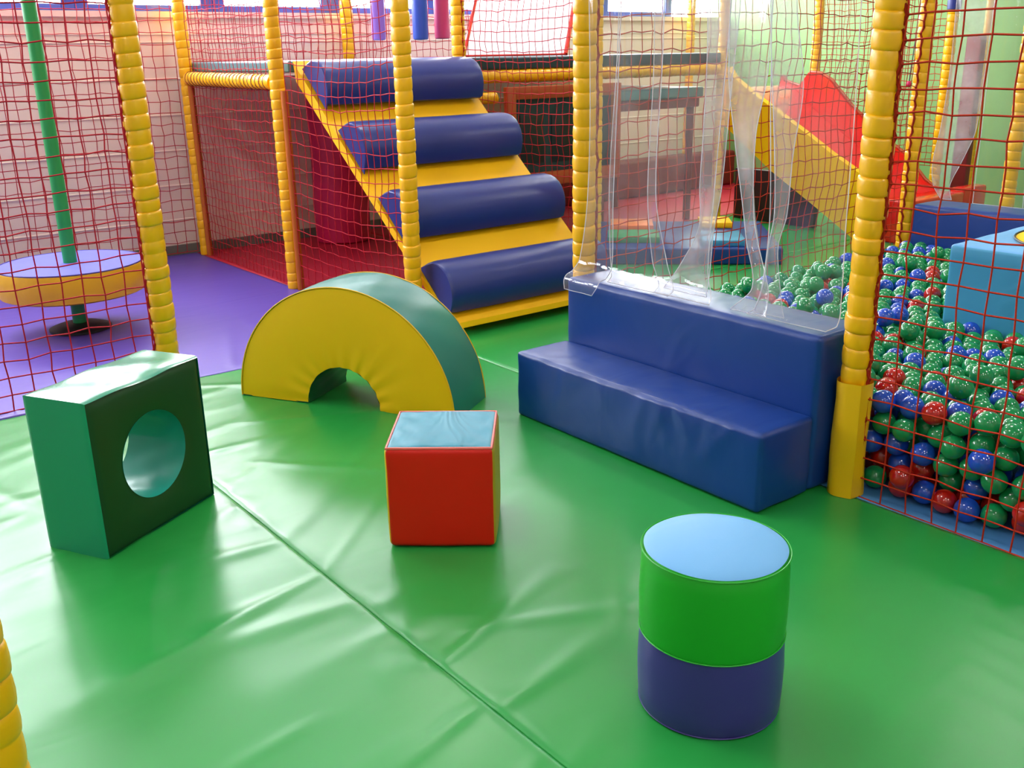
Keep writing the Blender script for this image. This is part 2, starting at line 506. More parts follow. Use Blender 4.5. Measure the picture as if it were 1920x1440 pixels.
def purple_h(X, Y):
    Z = .002 * np.sin(X * 3 + Y * 2)
    for (ax, ay, bx, by, hh, w) in [(-4.1, 1.6, -4.9, 1.9, .004, .03), (-4.08, 1.9, -5.2, 2.0, .004, .03), (-4.08, 1.4, -4.7, 1.5, .004, .025), (-4.1, .7, -5.3, .9, .004, .04)]:
        d, t = seg_dist(X, Y, ax, ay, bx, by)
        Z = Z + hh * np.exp(-(d / (w * (.5 + t))) ** 2) * (1 - t)
    return Z
tag(mat_mesh(-6.9, -4.034, -3.0, 2.525, .02, purple_h).build('floor_mat', M['floor_purple'], angle=None),
    'purple vinyl floor mat under the round spinning seat', 'floor mat')
tag(mat_mesh(-6.9, -4.034, 2.529, 3.84, .04).build('floor_mat', M['floor_red'], angle=None),
    'dark red floor mat beneath the play deck, left of the climber', 'floor mat')
tag(mat_mesh(-5.4, -4.034, 3.844, 8.18, .04).build('floor_mat', M['floor_green'], angle=None),
    'green floor mat under the yellow slide', 'floor mat')
tag(mat_mesh(-6.9, -5.404, 3.844, 8.18, .04).build('floor_mat', M['floor_red'], angle=None),
    'red floor mat by the window wall, behind the coloured stepping pads', 'floor mat')
tag(mat_mesh(-2.856, 1.2, 2.506, 8.18, .05).build('floor_mat', M['floor_blue'], angle=None),
    'pale blue floor mat under the ball pit balls', 'floor mat')

# ------------------------------------------------------------------ foam blocks in front
def cube_block():
    a = .8757
    t = thing('foam_cube', 'red foam cube with a pale teal top standing on the green mat', 'foam block', (0, 0, 0), a)
    s = .298
    c = Vector((-2.165, 1.236, .001)) + Vector((math.cos(a), math.sin(a), 0)) * s / 2 + Vector((-math.sin(a), math.cos(a), 0)) * s / 2
    t.location = c
    V, Fc = soft_box(s, s, s, .016, .014, .005, .0015, 3)
    # puckers on top
    for v in V:
        if v.z > s - .004:
            e = min(s / 2 - abs(v.x), s / 2 - abs(v.y))
            v.z += .0035 * math.exp(-(e / .05) ** 2) * math.sin(v.x * 70 + v.y * 60) * (1 if e > .02 else 0)
    faces_part(V, Fc, [(1, -1)]).build('front_panel', M['red'], t)['label'] = 'red panel'
    faces_part(V, Fc, [(2, 1)]).build('top_panel', M['teal'], t)['label'] = 'pale teal top panel'
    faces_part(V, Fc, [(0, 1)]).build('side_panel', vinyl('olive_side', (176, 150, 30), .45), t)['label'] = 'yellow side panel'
    faces_part(V, Fc, [(0, -1)]).build('side_panel', M['yellow'], t)['label'] = 'yellow side panel'
    faces_part(V, Fc, [(1, 1), (2, -1)]).build('back_panel', M['red'], t)
    h = s / 2 - .006
    pts = [(-h, -h), (h, -h), (h, h), (-h, h)]
    loop = []
    for i in range(4):
        A, B = pts[i], pts[(i + 1) % 4]
        for k in range(12):
            q = k / 12
            loop.append((A[0] + (B[0] - A[0]) * q, A[1] + (B[1] - A[1]) * q, s - .003))
    MB().tube(loop, .0042, 6, True).build('piping', M['piping_pink'], t)
cube_block()

def hollow_block():
    a = 2.0888
    L, W, H, R = .457, .217, .456, .127
    c = Vector((-2.602, .604, .001)) + Vector((math.cos(a), math.sin(a), 0)) * L / 2 + Vector((-math.sin(a), math.cos(a), 0)) * W / 2
    t = thing('foam_block', 'dark green foam block with a round hole through it', 'foam block', c, a)
    N = 128
    rc = .014
    def square_pt(k, inset):
        # point on rounded square at angle 2 pi k / N
        an = 2 * PI * k / N
        cx, sx = math.cos(an), math.sin(an)
        hx, hz = L / 2 - inset, H / 2 - inset
        q = min(hx / abs(cx) if abs(cx) > 1e-9 else 9, hz / abs(sx) if abs(sx) > 1e-9 else 9)
        return cx * q, sx * q
    for sgn, nm in ((-1, 'front_panel'), (1, 'back_panel')):
        vs, fs = [], []
        RN = 10
        for k in range(N):
            an = 2 * PI * k / N
            for i in range(RN + 1):
                q = i / RN
                sx, sz = square_pt(k, .004)
                x = R * math.cos(an) * (1 - q) + sx * q
                zz = R * math.sin(an) * (1 - q) + sz * q
                puff = .007 * math.sin(PI * q) ** .8
                vs.append((x, sgn * (W / 2 - .002 + puff - (.004 if q == 1 else 0)), zz + H / 2))
        for k in range(N):
            k2 = (k + 1) % N
            for i in range(RN):
                fs.append((k * (RN + 1) + i, k2 * (RN + 1) + i, k2 * (RN + 1) + i + 1, k * (RN + 1) + i + 1))
        MB().add(vs, fs).build(nm, M['block_green'], t)
    # outer band
    rows = [(-W / 2 + .000, .004), (-W / 2 + .006, .001), (-W / 2 + .016, 0)] + [(-W / 2 + .016 + (W - .032) * i / 8, 0) for i in range(1, 8)] + [(W / 2 - .016, 0), (W / 2 - .006, .001), (W / 2, .004)]
    vs, fs = [], []
    for (yy, ins) in rows:
        for k in range(N):
            sx, sz = square_pt(k, ins)
            q = max(abs(sx) / (L / 2), abs(sz) / (H / 2))
            up = 0
            if sz > H / 2 - .01:
                up = .006 * (1 - (yy / (W / 2)) ** 2) * (1 - (sx / (L / 2)) ** 2) + .003 * math.sin(sx * 24 + yy * 15) * (1 - (sx / (L / 2)) ** 2)
            vs.append((sx, yy, max(0, sz + H / 2 + up)))
    n = len(rows)
    for i in range(n - 1):
        for k in range(N):
            k2 = (k + 1) % N
            fs.append((i * N + k, i * N + k2, (i + 1) * N + k2, (i + 1) * N + k))
    MB().add(vs, fs).build('side_band', M['block_teal'], t)['label'] = 'teal green side band'
    vs, fs = [], []
    for i in range(9):
        yy = -W / 2 + W * i / 8
        for k in range(N):
            an = 2 * PI * k / N
            r = R + .0015 * math.sin(an * 9 + i) * math.sin(PI * i / 8)
            vs.append((r * math.cos(an), yy, r * math.sin(an) + H / 2))
    for i in range(8):
        for k in range(N):
            k2 = (k + 1) % N
            fs.append((i * N + k, (i + 1) * N + k, (i + 1) * N + k2, i * N + k2))
    MB().add(vs, fs).build('hole_lining', M['lining'], t, angle=None)['label'] = 'shiny teal lining of the hole'
hollow_block()

def arch_block():
    a = math.atan2(-.356, .88) - TH
    L, D, R, r = .955, .29, .4775, .162
    c = Vector((-3.695, 1.471, .001)) + Vector((math.cos(a), math.sin(a), 0)) * L / 2 + Vector((-math.sin(a), math.cos(a), 0)) * D / 2
    t = thing('foam_arch', 'half round yellow foam arch with a teal outer band', 'foam block', c, a)
    N, RN = 64, 10
    for sgn, nm in ((-1, 'front_panel'), (1, 'back_panel')):
        vs, fs = [], []
        for k in range(N + 1):
            an = PI * k / N
            for i in range(RN + 1):
                q = i / RN
                rr = r + (R - .004 - r) * q
                puff = .007 * math.sin(PI * q) ** .7 * min(1, 4 * math.sin(an) + .25) + .0025 * math.sin(an * 22) * math.exp(-q * 4)
                vs.append((rr * math.cos(an), sgn * (D / 2 - .001 + puff), rr * math.sin(an)))
        for k in range(N):
            for i in range(RN):
                b = k * (RN + 1) + i
                fs.append((b, b + RN + 1, b + RN + 2, b + 1))
        MB().add(vs, fs).build(nm, M['yellow_arch'], t)
    def band(rad, name, mat, puff):
        vs, fs = [], []
        for i in range(9):
            yy = -D / 2 + D * i / 8
            for k in range(N + 1):
                an = PI * k / N
                q = rad + puff * math.sin(PI * i / 8) + .0012 * math.sin(an * 17 + i)
                vs.append((q * math.cos(an), yy, q * math.sin(an)))
        for i in range(8):
            for k in range(N):
                b = i * (N + 1) + k
                fs.append((b, b + 1, b + N + 2, b + N + 1))
        return MB().add(vs, fs).build(name, mat, t, angle=None)
    band(R, 'outer_band', M['arch_teal'], .006)['label'] = 'teal band over the curve'
    band(r, 'inner_band', M['dark_green'], -.003)['label'] = 'dark green lining of the small arch'
    for s in (-1, 1):
        MB().box(min(s * r, s * R), max(s * r, s * R), -D / 2, D / 2, 0, .003).build('foot', M['dark_green'], t, smooth=False)
    for sgn in (-1, 1):
        MB().tube([(R * math.cos(PI * k / N), sgn * (D / 2), R * math.sin(PI * k / N)) for k in range(N + 1)], .0028, 6).build('piping', M['yellow'], t)
arch_block()

def cylinder_block():
    t = thing('foam_cylinder', 'foam cylinder with pale blue top, green upper half and dark purple lower half', 'foam block', (-1.154, 1.404, .001))
    R, H, Z = .147, .36, .176
    n = 96
    def ring(prof, name, mat):
        mb = MB()
        vs, fs = [], []
        for k in range(n):
            a = 2 * PI * k / n
            for i, (r, z) in enumerate(prof):
                w = 1 + .004 * math.sin(3 * a + z * 9) + .003 * math.sin(7 * a + 2)
                vs.append((r * w * math.cos(a), r * w * math.sin(a), z))
        o = len(prof)
        for k in range(n):
            k2 = (k + 1) % n
            for i in range(o - 1):
                fs.append((k * o + i, k2 * o + i, k2 * o + i + 1, k * o + i + 1))
        return mb.add(vs, fs).build(name, mat, t)
    ring([(R - .012, 0), (R - .004, .003), (R, .012), (R + .002, .05), (R + .003, .1), (R + .001, .15), (R - .001, Z)], 'lower_band', M['navy_purple'])['label'] = 'dark purple lower band'
    ring([(R - .001, Z), (R + .002, Z + .03), (R + .003, .26), (R + .001, .32), (R - .001, H - .008), (R - .005, H - .001)], 'upper_band', M['lime'])['label'] = 'green upper band'
    prof = [(R - .004, H - .001), (R - .012, H + .002), (R - .03, H + .005), (R * .6, H + .009), (R * .3, H + .011), (.0, H + .012)]
    o = ring(prof, 'top_panel', M['sky_blue']); o['label'] = 'pale blue top panel'
    ring([(R - .012, 0), (.0, 0)], 'base_panel', M['navy_purple'])
    for z, mname in ((Z, 'lime'), (.006, 'navy_purple'), (H - .003, 'lime')):
        MB().tube([(math.cos(2 * PI * k / 96) * (R + (.001 if z > .01 else -.002)), math.sin(2 * PI * k / 96) * (R + (.001 if z > .01 else -.002)), z) for k in range(96)], .0016, 5, True).build('seam', M[mname], t)
cylinder_block()

def bench(x0, y0, L, d1, h1, d2, h2, label, flip=False):
    t = thing('foam_step', label, 'foam step', (x0 + L / 2, y0, .001))
    V, Fc = soft_box(L, d1, h1, .014, .02, .007, .003, 5)
    s = -1 if flip else 1
    q = random.Random(3)
    folds = [(q.uniform(-L / 2, L / 2), q.uniform(-.16, .16), q.uniform(.002, .005), q.uniform(.012, .03)) for _ in range(9)] + [(.10, -.10, .006, .022), (L / 2 - .1, -.22, .006, .02)]
    def crease(V, h, yside, k):
        for v in V:
            if v.y * yside > 0 and .01 < v.z < h - .004:
                for (fx, sl, a_, w_) in folds:
                    t_ = (h - v.z) / h
                    if t_ < .75:
                        v.y += yside * a_ * k * math.exp(-((v.x - fx - sl * t_) / (w_ * (.6 + t_))) ** 2) * (1 - t_ / .75)
            if v.z > h - .01:
                for (fx, sl, a_, w_) in folds[:5]:
                    v.z += a_ * .6 * k * math.exp(-((v.x - fx - v.y * 1.2) / w_) ** 2) * (.5 + .5 * math.copysign(1, v.y * yside))
    crease(V, h1, -s, 1.0)
    o = faces_part(V, Fc, ALL).build('lower_step', M['royal'], t); o.location = (0, s * d1 / 2, 0)
    V, Fc = soft_box(L, d2 - d1 - .002, h2, .018, .02, .006, .003, 11)
    o = faces_part(V, Fc, ALL).build('upper_step', M['royal'], t); o.location = (0, s * (d1 + .002 + (d2 - d1 - .002) / 2), 0)
    return t
bench(-2.775, 2.176, 1.133, .246, .249, .486, .494, 'blue vinyl two level foam step at the front entrance of the ball pit')
bench(-2.885, 5.49, 1.28, .246, .249, .49, .494, 'blue padded step at the far entrance of the ball pit', True)

# ------------------------------------------------------------------ frame posts
def post_mesh(r, h, ring, seed):
    q = random.Random(seed)
    prof = []
    z = 0.0
    while z < h - .01:
        d = min(ring * q.uniform(.85, 1.15), h - z)
        b = q.uniform(.96, 1.05)
        for (f, k) in ((.0, .93), (.05, .965), (.18, .995), (.5, 1.018), (.82, .995), (.95, .965)):
            prof.append((r * (k * b if 0 < f else .915), z + f * d))
        z += d
    prof.append((r * .9, h))
    mb = MB()
    n = 24
    vs, fs = [], []
    o = len(prof)
    for k in range(n):
        a = 2 * PI * k / n
        for (rr, zz) in prof:
            w = 1 + .025 * noise.noise(Vector((math.cos(a) * 2 + seed, math.sin(a) * 2, zz * 12)))
            vs.append((rr * w * math.cos(a), rr * w * math.sin(a), zz + .004 * math.sin(a + seed)))
    for k in range(n):
        k2 = (k + 1) % n
        for i in range(o - 1):
            fs.append((k * o + i, k2 * o + i, k2 * o + i + 1, k * o + i + 1))
    fs.append([k * o for k in range(n)][::-1]); fs.append([k * o + o - 1 for k in range(n)])
    return mb.add(vs, fs)
HP = 2.25
posts = [
    ('P3', -1.577, 2.518, .043, 'yellow ridged post at the right end of the blue step, with wrapped foot'),
    ('P2', -2.831, 2.562, .043, 'yellow ridged post at the left end of the blue step, behind the plastic strips'),
    ('P1', -4.1, 2.572, .043, 'yellow ridged post at the left front corner of the blue roll climber'),
    ('PL', -4.1, 1.321, .050, 'thick yellow ridged post beside the spinning seat, behind the holed block'),
    ('P4', -5.355, 2.531, .043, 'yellow ridged post at the deck corner, between the red and purple mats'),
    ('PB', -6.786, 2.556, .043, 'yellow ridged post against the window wall at the far corner of the purple mat'),
    ('PN', -1.577, .147, .046, 'yellow ridged post cut off by the bottom left corner of the photo'),
    ('PI', -4.1, 3.79, .038, 'yellow post at the right of the climber, half hidden behind a nearer post'),
    ('PH', -5.355, 3.78, .043, 'yellow post at the top right of the climber, beside the pink hanging bag'),
    ('PG', -6.79, 3.80, .043, 'yellow post by the window wall, left of the purple hanging bag'),
    ('PA', -2.94, 5.035, .040, 'yellow post with bright cord lashing at the far left corner of the ball pit'),
    ('PC', -3.0, 6.29, .043, 'yellow post seen through clear plastic behind the far step, at the right edge'),
    ('PD', -4.2, 7.55, .040, 'slim yellow post just right of the corded post at the far pit corner'),
    ('PE', -4.13, 7.95, .026, 'thin orange yellow post in front of the green wall, beside a hanging clear strip'),
    ('PF', -5.355, 6.29, .040, 'yellow post at the upper end of the slide, where the deck ends'),
    ('PK', -5.4, 7.55, .040, 'orange yellow post standing behind the red slide side, seen through plastic'),
    ('PM', -6.79, 7.50, .040, 'yellow post by the corner of window wall and green wall'),
]
post = {}
for i, (k, x, yy, r, lab) in enumerate(posts):
    root = tag(post_mesh(r, HP, .056, i * 13 + 5).build('frame_post', M['post_yellow'], angle=50), lab, 'post')
    root.location = (x, yy, 0)
    post[k] = root
# flat wrap at the foot of the right hand post
t = post['P3']
vs, fs = [], []
n = 28
rows = [0, .012, .06, .12, .18, .24, .30, .355, .362]
for z in rows:
    for k in range(n):
        a = 2 * PI * k / n
        r = .052 + .0025 * math.sin(a * 3 + z * 20) + .010 * math.exp(-((a - 5.6) / .25) ** 2) + (.002 if z < .02 else 0)
        vs.append((r * math.cos(a), r * math.sin(a), z))
for i in range(len(rows) - 1):
    for k in range(n):
        k2 = (k + 1) % n
        fs.append((i * n + k, i * n + k2, (i + 1) * n + k2, (i + 1) * n + k))
MB().add(vs, fs).build('foot_wrap', M['yellow'], t)['label'] = 'flat yellow wrap around the foot'
MB().lathe([(.046, 1.54), (.053, 1.545), (.055, 1.58), (.055, 1.66), (.052, 1.70), (.046, 1.705)], 24).build('collar', M['roll_blue'], post['P2'])['label'] = 'dark blue padded collar'
MB().lathe([(.042, 1.56), (.050, 1.565), (.052, 1.6), (.052, 1.68), (.048, 1.72), (.042, 1.725)], 24).build('collar', M['roll_blue'], post['PD'])['label'] = 'dark blue padded collar'
MB().tube([(.045, 0, 0), (.05, .02, .003), (.075, .0, .006)], .006, 6).build('base_flap', M['yellow'], post['P1'])

for k, dx, dy, top in (('P4', .069, .004, 1.13), ('PB', .069, -.004, 1.14)):
    MB().tube([(dx + .001 * math.sin(z_ * 40), dy, z_) for z_ in [top * q / 40 + .002 * (q == 0) for q in range(41)]], .021, 10).build('edging', M['cord_bright'], post[k])['label'] = 'orange padded edging'
# horizontal padded beams
def beam(p0, p1, r, label, ring=.05):
    p0, p1 = Vector(p0), Vector(p1)
    L = (p1 - p0).length
    o = tag(post_mesh(r, L, ring, int(L * 100)).build('frame_beam', M['post_yellow'], angle=50), label, 'beam')
    o.location = p0
    o.rotation_euler = (p1 - p0).to_track_quat('Z', 'Y').to_euler()
    return o
bm0 = beam((-6.73, 2.55, 1.185), (-5.41, 2.533, 1.175), .042, 'ribbed yellow beam under the teal deck edge, at the left')
MB().tube([(.0455 * math.cos(.5 * q), .0455 * math.sin(.5 * q), .02 + 1.27 * q / 300) for q in range(301)], .0022, 5).build('lashing_cord', M['maroon'], bm0)['label'] = 'dark cord wound around the beam'
beam((-5.355, 3.835, 1.165), (-5.355, 6.24, 1.165), .042, 'long yellow beam under the dark deck edge, right of the climber')
beam((-5.30, 3.86, 1.035), (-5.30, 4.02, 1.035), .036, 'short yellow beam stub joining the orange framed box')

# ------------------------------------------------------------------ nets
def net(p0, direction, width, z0, z1, label, cell=.07, mat='net_red', rad=.0027, amp=.004, seed=1, edges=(True, True), sag=.01, rope=.006, cz=None):
    q = np.random.RandomState(seed)
    d = np.array(direction, float); d /= np.linalg.norm(d)
    nrm = np.array([-d[1], d[0]])
    nx = max(2, int(round(width / cell))); nz = max(2, int(round((z1 - z0) / (cz or cell))))
    I, J = np.meshgrid(np.arange(nx + 1), np.arange(nz + 1), indexing='ij')
    s = I / nx * width; zz = z0 + J / nz * (z1 - z0)
    inner = (I > 0) & (I < nx)
    jit = q.normal(0, amp, s.shape) * inner
    jz = q.normal(0, amp * .8, s.shape) + .004 * ((I % 2) * 2 - 1) * .5
    # rows sag between posts and belly out of plane
    bell = np.sin(PI * I / nx) * (.6 + .4 * np.sin(J * .7))
    off = sag * bell + q.normal(0, amp * .6, s.shape)
    lowfreq = .012 * np.sin(J * .35 + seed) * np.sin(PI * I / nx)
    S = s + jit + lowfreq * .3
    P = np.stack([p0[0] + d[0] * S + nrm[0] * off, p0[1] + d[1] * S + nrm[1] * off, np.maximum(z0, zz + jz * (J > 0) - sag * .8 * np.sin(PI * I / nx) * (J > 0))], -1)
    A, B = [], []
    A.append(P[:-1].reshape(-1, 3)); B.append(P[1:].reshape(-1, 3))
    A.append(P[:, :-1].reshape(-1, 3)); B.append(P[:, 1:].reshape(-1, 3))
    A = np.concatenate(A); B = np.concatenate(B)
    t = B - A; t /= np.linalg.norm(t, axis=1, keepdims=True) + 1e-9
    n3 = np.array([nrm[0], nrm[1], 0.0])
    w = np.cross(t, n3); w /= np.linalg.norm(w, axis=1, keepdims=True) + 1e-9
    m_ = len(A)
    offs = [w * rad, n3 * rad * np.ones((m_, 1)), -w * rad, -n3 * rad * np.ones((m_, 1))]
    V = np.stack([A + o for o in offs] + [B + o for o in offs], 1).reshape(-1, 3)
    base = (np.arange(m_) * 8)[:, None]
    Fq = np.concatenate([base + np.array([[k, (k + 1) % 4, 4 + (k + 1) % 4, 4 + k]]) for k in range(4)], 0)
    # knots
    kp = P.reshape(-1, 3); kr = rad * 1.75
    kn = len(kp)
    ko = np.array([[1, 0, 0], [-1, 0, 0], [0, 1, 0], [0, -1, 0], [0, 0, 1.2], [0, 0, -1.2]]) * kr
    KV = (kp[:, None, :] + ko[None]).reshape(-1, 3)
    kf = np.array([[0, 2, 4], [2, 1, 4], [1, 3, 4], [3, 0, 4], [2, 0, 5], [1, 2, 5], [3, 1, 5], [0, 3, 5]])
    KF = (np.arange(kn)[:, None, None] * 6 + kf[None] + len(V)).reshape(-1, 3)
    me = bpy.data.meshes.new('safety_net')
    me.from_pydata(np.concatenate([V, KV]).tolist(), [], Fq.tolist() + KF.tolist())
    me.materials.append(M[mat])
    me.polygons.foreach_set('use_smooth', [True] * len(me.polygons))
    o = bpy.data.objects.new('safety_net', me)
    COL.objects.link(o)
    tag(o, label, 'net')
    for e, flag in ((0, edges[0]), (nx, edges[1])):
        if not flag: continue
        pts = []
        for j in range(nz + 1):
            pts.append(P[e, j] + np.append(nrm, 0) * (.006 * (j % 2)))
            if j < nz:
                mid = (P[e, j] + P[e, j + 1]) / 2
                pts.append(mid + np.append(d * (-.012 if e == 0 else .012), 0))
        MB().tube(pts, rope, 5).build('lacing_cord', M['cord_orange' if mat == 'net_orange' else 'net_red'], o)
    return o

net((-4.1, 1.265), (0, -1), 2.35, .005, 2.2, 'red netting in front of the spinning seat, left of the thick yellow post', .082, 'net_red', .0028, cz=.068, seed=3, amp=.003, edges=(True, False), sag=.01)
net((-6.80, -.7), (0, 1), 3.2, .03, 2.2, 'red netting hung along the window wall behind the spinning seat', .073, rad=.0024, seed=4, edges=(False, False), sag=.015)
net((-6.69, 2.552), (1, -.012), 1.29, .005, 2.2, 'red netting from the window wall to the deck corner post', .06, rad=.0022, seed=5, sag=.01, edges=(False, False))
net((-5.262, 2.533), (1, .028), 1.112, .005, 2.2, 'red netting over the left ends of the blue climbing rolls', .07, rad=.0024, seed=6, sag=.04, amp=.003, edges=(False, True))
net((-6.80, 2.62), (0, 1), 1.13, 1.292, 2.2, 'red netting above the deck by the windows, left of the hanging bags', .062, rad=.0024, seed=7, edges=(False, False))
net((-6.80, 3.86), (0, 1), 1.15, 1.292, 2.2, 'red netting above the deck by the windows, behind the hanging bags', .062, rad=.0024, seed=8, edges=(False, False))
net((-5.31, 3.782), (1, .005), 1.165, .005, 2.2, 'red netting along the right side of the climber, in front of the orange framed box', .058, rad=.0024, seed=9, sag=.03)
net((-2.825, 2.625), (-.045, 1), 2.36, .005, 2.2, 'orange red netting along the left side of the ball pit, behind the clear strips', .056, 'net_orange', .0022, cz=.064, seed=10, sag=-.03)
net((-1.528, 2.515), (1, 0), 1.5, .0, 2.2, 'orange red netting holding the balls at the front right of the pit', .079, 'net_orange', .0026, cz=.062, amp=.0022, seed=12, edges=(True, False), sag=-.008)
net((-5.35, 7.552), (1, 0), 1.1, .4, 2.2, 'fine dark netting above the slide in front of the green wall', .05, 'net_orange', .0026, seed=13, edges=(False, False))

# ------------------------------------------------------------------ climber with rolls
def climber():
    t = thing('climbing_ramp', 'sloping yellow climbing ramp with four rounded dark blue rolls', 'climbing ramp', (-4.5, 3.12, 0))
    ox, oy = -4.5, 3.12
    Y0, Y1 = 2.625, 3.70
    line = lambda u: 1.03 - .853 * (u + 5.0)
    # board
    poly = [(-5.335, 1.285), (-3.845, line(-3.845)), (-3.805, .072), (-3.80, .045), (-3.88, .04), (-5.31, 1.175)]
    poly = [(x - ox, z) for x, z in poly]
    MB().prism(poly, 'y', Y0 - oy, Y1 - oy).build('ramp_board', M['yellow_board'], t, smooth=False)
    MB().box(-4.02 - ox, -3.93 - ox, Y0 + .05 - oy, Y1 - .05 - oy, 0.001, .10).build('base_foot', M['yellow_board'], t, smooth=False)
    rel = [(0, 0), (.016, .03), (.028, .065), (.033, .10), (.030, .135), (.018, .17), (.0, .20), (-.026, .228), (-.06, .248), (-.10, .260), (-.148, .263), (-.2, .246), (-.25, .2135)]
    tips = [(-5.0, 1.03), (-4.635, .715), (-4.255, .392), (-3.885, .078)]
    for i, (ax, az) in enumerate(tips):
        vs, fs = [], []
        pr = [(ax + a, max(az + b, line(ax + a) - .004)) for a, b in rel]
        cx = sum(p[0] for p in pr) / len(pr); cz = sum(p[1] for p in pr) / len(pr)
        stations = [(Y0 + .012, .90), (Y0 + .016, .95), (Y0 + .028, .985), (Y0 + .05, 1.0)] + [(Y0 + .05 + (Y1 - Y0 - .1) * k / 10, 1 + .004 * math.sin(k * 1.7 + i)) for k in range(1, 10)] + [(Y1 - .05, 1.0), (Y1 - .028, .985), (Y1 - .016, .95), (Y1 - .012, .90)]
        m_ = len(pr)
        for (yy, s) in stations:
            for j, (px, pz) in enumerate(pr):
                qx, qz = ox + 0, 0
                x = cx + (px - cx) * s; zz = cz + (pz - cz) * s
                if j in (0, m_ - 1): x, zz = px, pz
                if j == 0 and yy > Y0 + .018: x, zz = px - .016, pz + .022
                vs.append((x - ox, yy - oy, zz))
        for k in range(len(stations) - 1):
            for j in range(m_ - 1):
                fs.append((k * m_ + j, (k + 1) * m_ + j, (k + 1) * m_ + j + 1, k * m_ + j + 1))
            fs.append((k * m_ + m_ - 1, (k + 1) * m_ + m_ - 1, (k + 1) * m_, k * m_))
        rl = MB().add(vs, fs).build('roll', M['roll_blue'], t, angle=30)
        for k in (0, len(stations) - 1):
            e = .0 if k == 0 else .0
            ring = vs[k * m_:(k + 1) * m_]
            cxx = sum(p[0] for p in ring) / m_; czz = sum(p[2] for p in ring) / m_
            yy = ring[0][1] + (-.004 if k == 0 else .004)
            MB().add(ring + [(cxx, yy, czz)], [(j, (j + 1) % m_, m_) for j in range(m_)]).build('end_cap', M['roll_blue'], rl, angle=60)
climber()

# ------------------------------------------------------------------ deck and what stands on it
def deck(x0, x1, y0, y1, z0, z1, mat, label):
    t = thing('deck_pad', label, 'deck', ((x0 + x1) / 2, (y0 + y1) / 2, z0))
    V, Fc = soft_box(x1 - x0, y1 - y0, z1 - z0, .012, .08, .003, .003, 17)
    faces_part(V, Fc, [(2, 1)]).build('top_cover', mat, t)
    faces_part(V, Fc, [s for s in ALL if s != (2, 1)]).build('edge_cover', mat, t)
    return t
deck(-6.86, -5.345, 2.605, 3.745, 1.225, 1.288, M['deck_teal'], 'teal padded deck at the top of the climber')
deck(-6.86, -5.335, 3.825, 6.25, 1.207, 1.285, M['deck_dark'], 'dark blue grey padded deck right of the climber')
# lower deck behind it
t = thing('lower_deck', 'teal topped low deck seen through the strips under the main deck', 'deck', (-5.9, 5.6, 0))
V, Fc = soft_box(1.0, 1.08, .075, .012, .08, .003, .003, 19)
o = faces_part(V, Fc, ALL).build('top_pad', M['deck_teal'], t); o.location = (0, 0, .96)
MB().box(-.47, .48, -.52, .52, .885, .958, .01).build('rail', M['maroon'], t)['label'] = 'dark red rail under the low deck'
for sx in (-.42, .42):
    for sy in (-.48, .48):
        MB().lathe([(.03, 0.001), (.03, .885)], 16, (sx, sy, 0)).build('leg', M['maroon'], t)
# crawl box with orange frame
t = thing('crawl_box', 'orange framed dark box standing right of the climber, under the deck', 'play box', (-5.45, 4.55, 0))
X, Yb = 0.25, .505
MB().box(X - .05, X, -Yb, -Yb + .07, .45, 1.10, .006).build('upright', M['orange'], t)
MB().box(X - .05, X, Yb - .07, Yb, .45, 1.10, .006).build('upright', M['orange'], t)
MB().box(X - .05, X, -Yb + .07, Yb - .07, 1.02, 1.10, .006).build('top_rail', M['orange'], t)
MB().box(X - .05, X, -Yb + .07, Yb - .07, .45, .54, .006).build('bottom_rail', M['orange'], t)
fp = MB().box(X - .06, X - .035, -Yb + .07, Yb - .07, .54, 1.02).build('front_panel', M['dark_teal'], t, smooth=False)
for k in range(3):
    MB().box(X - .036, X - .028, -Yb + .12 + k * .27, -Yb + .32 + k * .27, .60, .92, .003).build('dark_window', M['black'], fp)
for yy in (-Yb + .035, .2):
    MB().box(X - .04, X - .012, yy - .012, yy + .012, .001, .452).build('leg', M['maroon'], t, smooth=False)
# crimson column under the deck
tag(MB().lathe([(.185, 0.001), (.20, .012), (.203, .3), (.20, .6), (.202, .9), (.198, 1.2), (.185, 1.215)], 48, (-6.60, 3.55, 0)).build('padded_column', M['crimson']),
    'wide crimson padded column under the teal deck, behind the climber', 'column')
# low red padding along the window wall
tag(MB().box(-6.86, -6.66, 4.9, 8.1, .001, .34, .03, 3).build('wall_padding', M['maroon']), 'low dark red padding along the foot of the window wall', 'padding')
# hanging bags
def bag(x, yy, z0, mat, label, r=.047):
    t = thing('hanging_bag', label, 'hanging bag', (x, yy, z0))
    MB().lathe([(.002, 0), (r * .8, .002), (r * .96, .008), (r, .025), (r * 1.01, .3), (r, .75), (r * .9, .77), (.002, .775)], 24, cap0=False, cap1=False).build('sleeve', mat, t)
    MB().tube([(0, 0, .77), (0, 0, 3.39 - z0)], .006, 6).build('cord', M['grey_metal'], t)
bag(-6.1, 3.653, 1.405, M['bag_purple'], 'pale purple hanging bag, left of the three above the deck')
bag(-6.1, 3.988, 1.405, M['bag_blue'], 'blue hanging bag, middle of the three above the deck', .054)
bag(-6.1, 4.17, 1.41, M['bag_pink'], 'dark pink hanging bag, right of the three above the deck', .054)
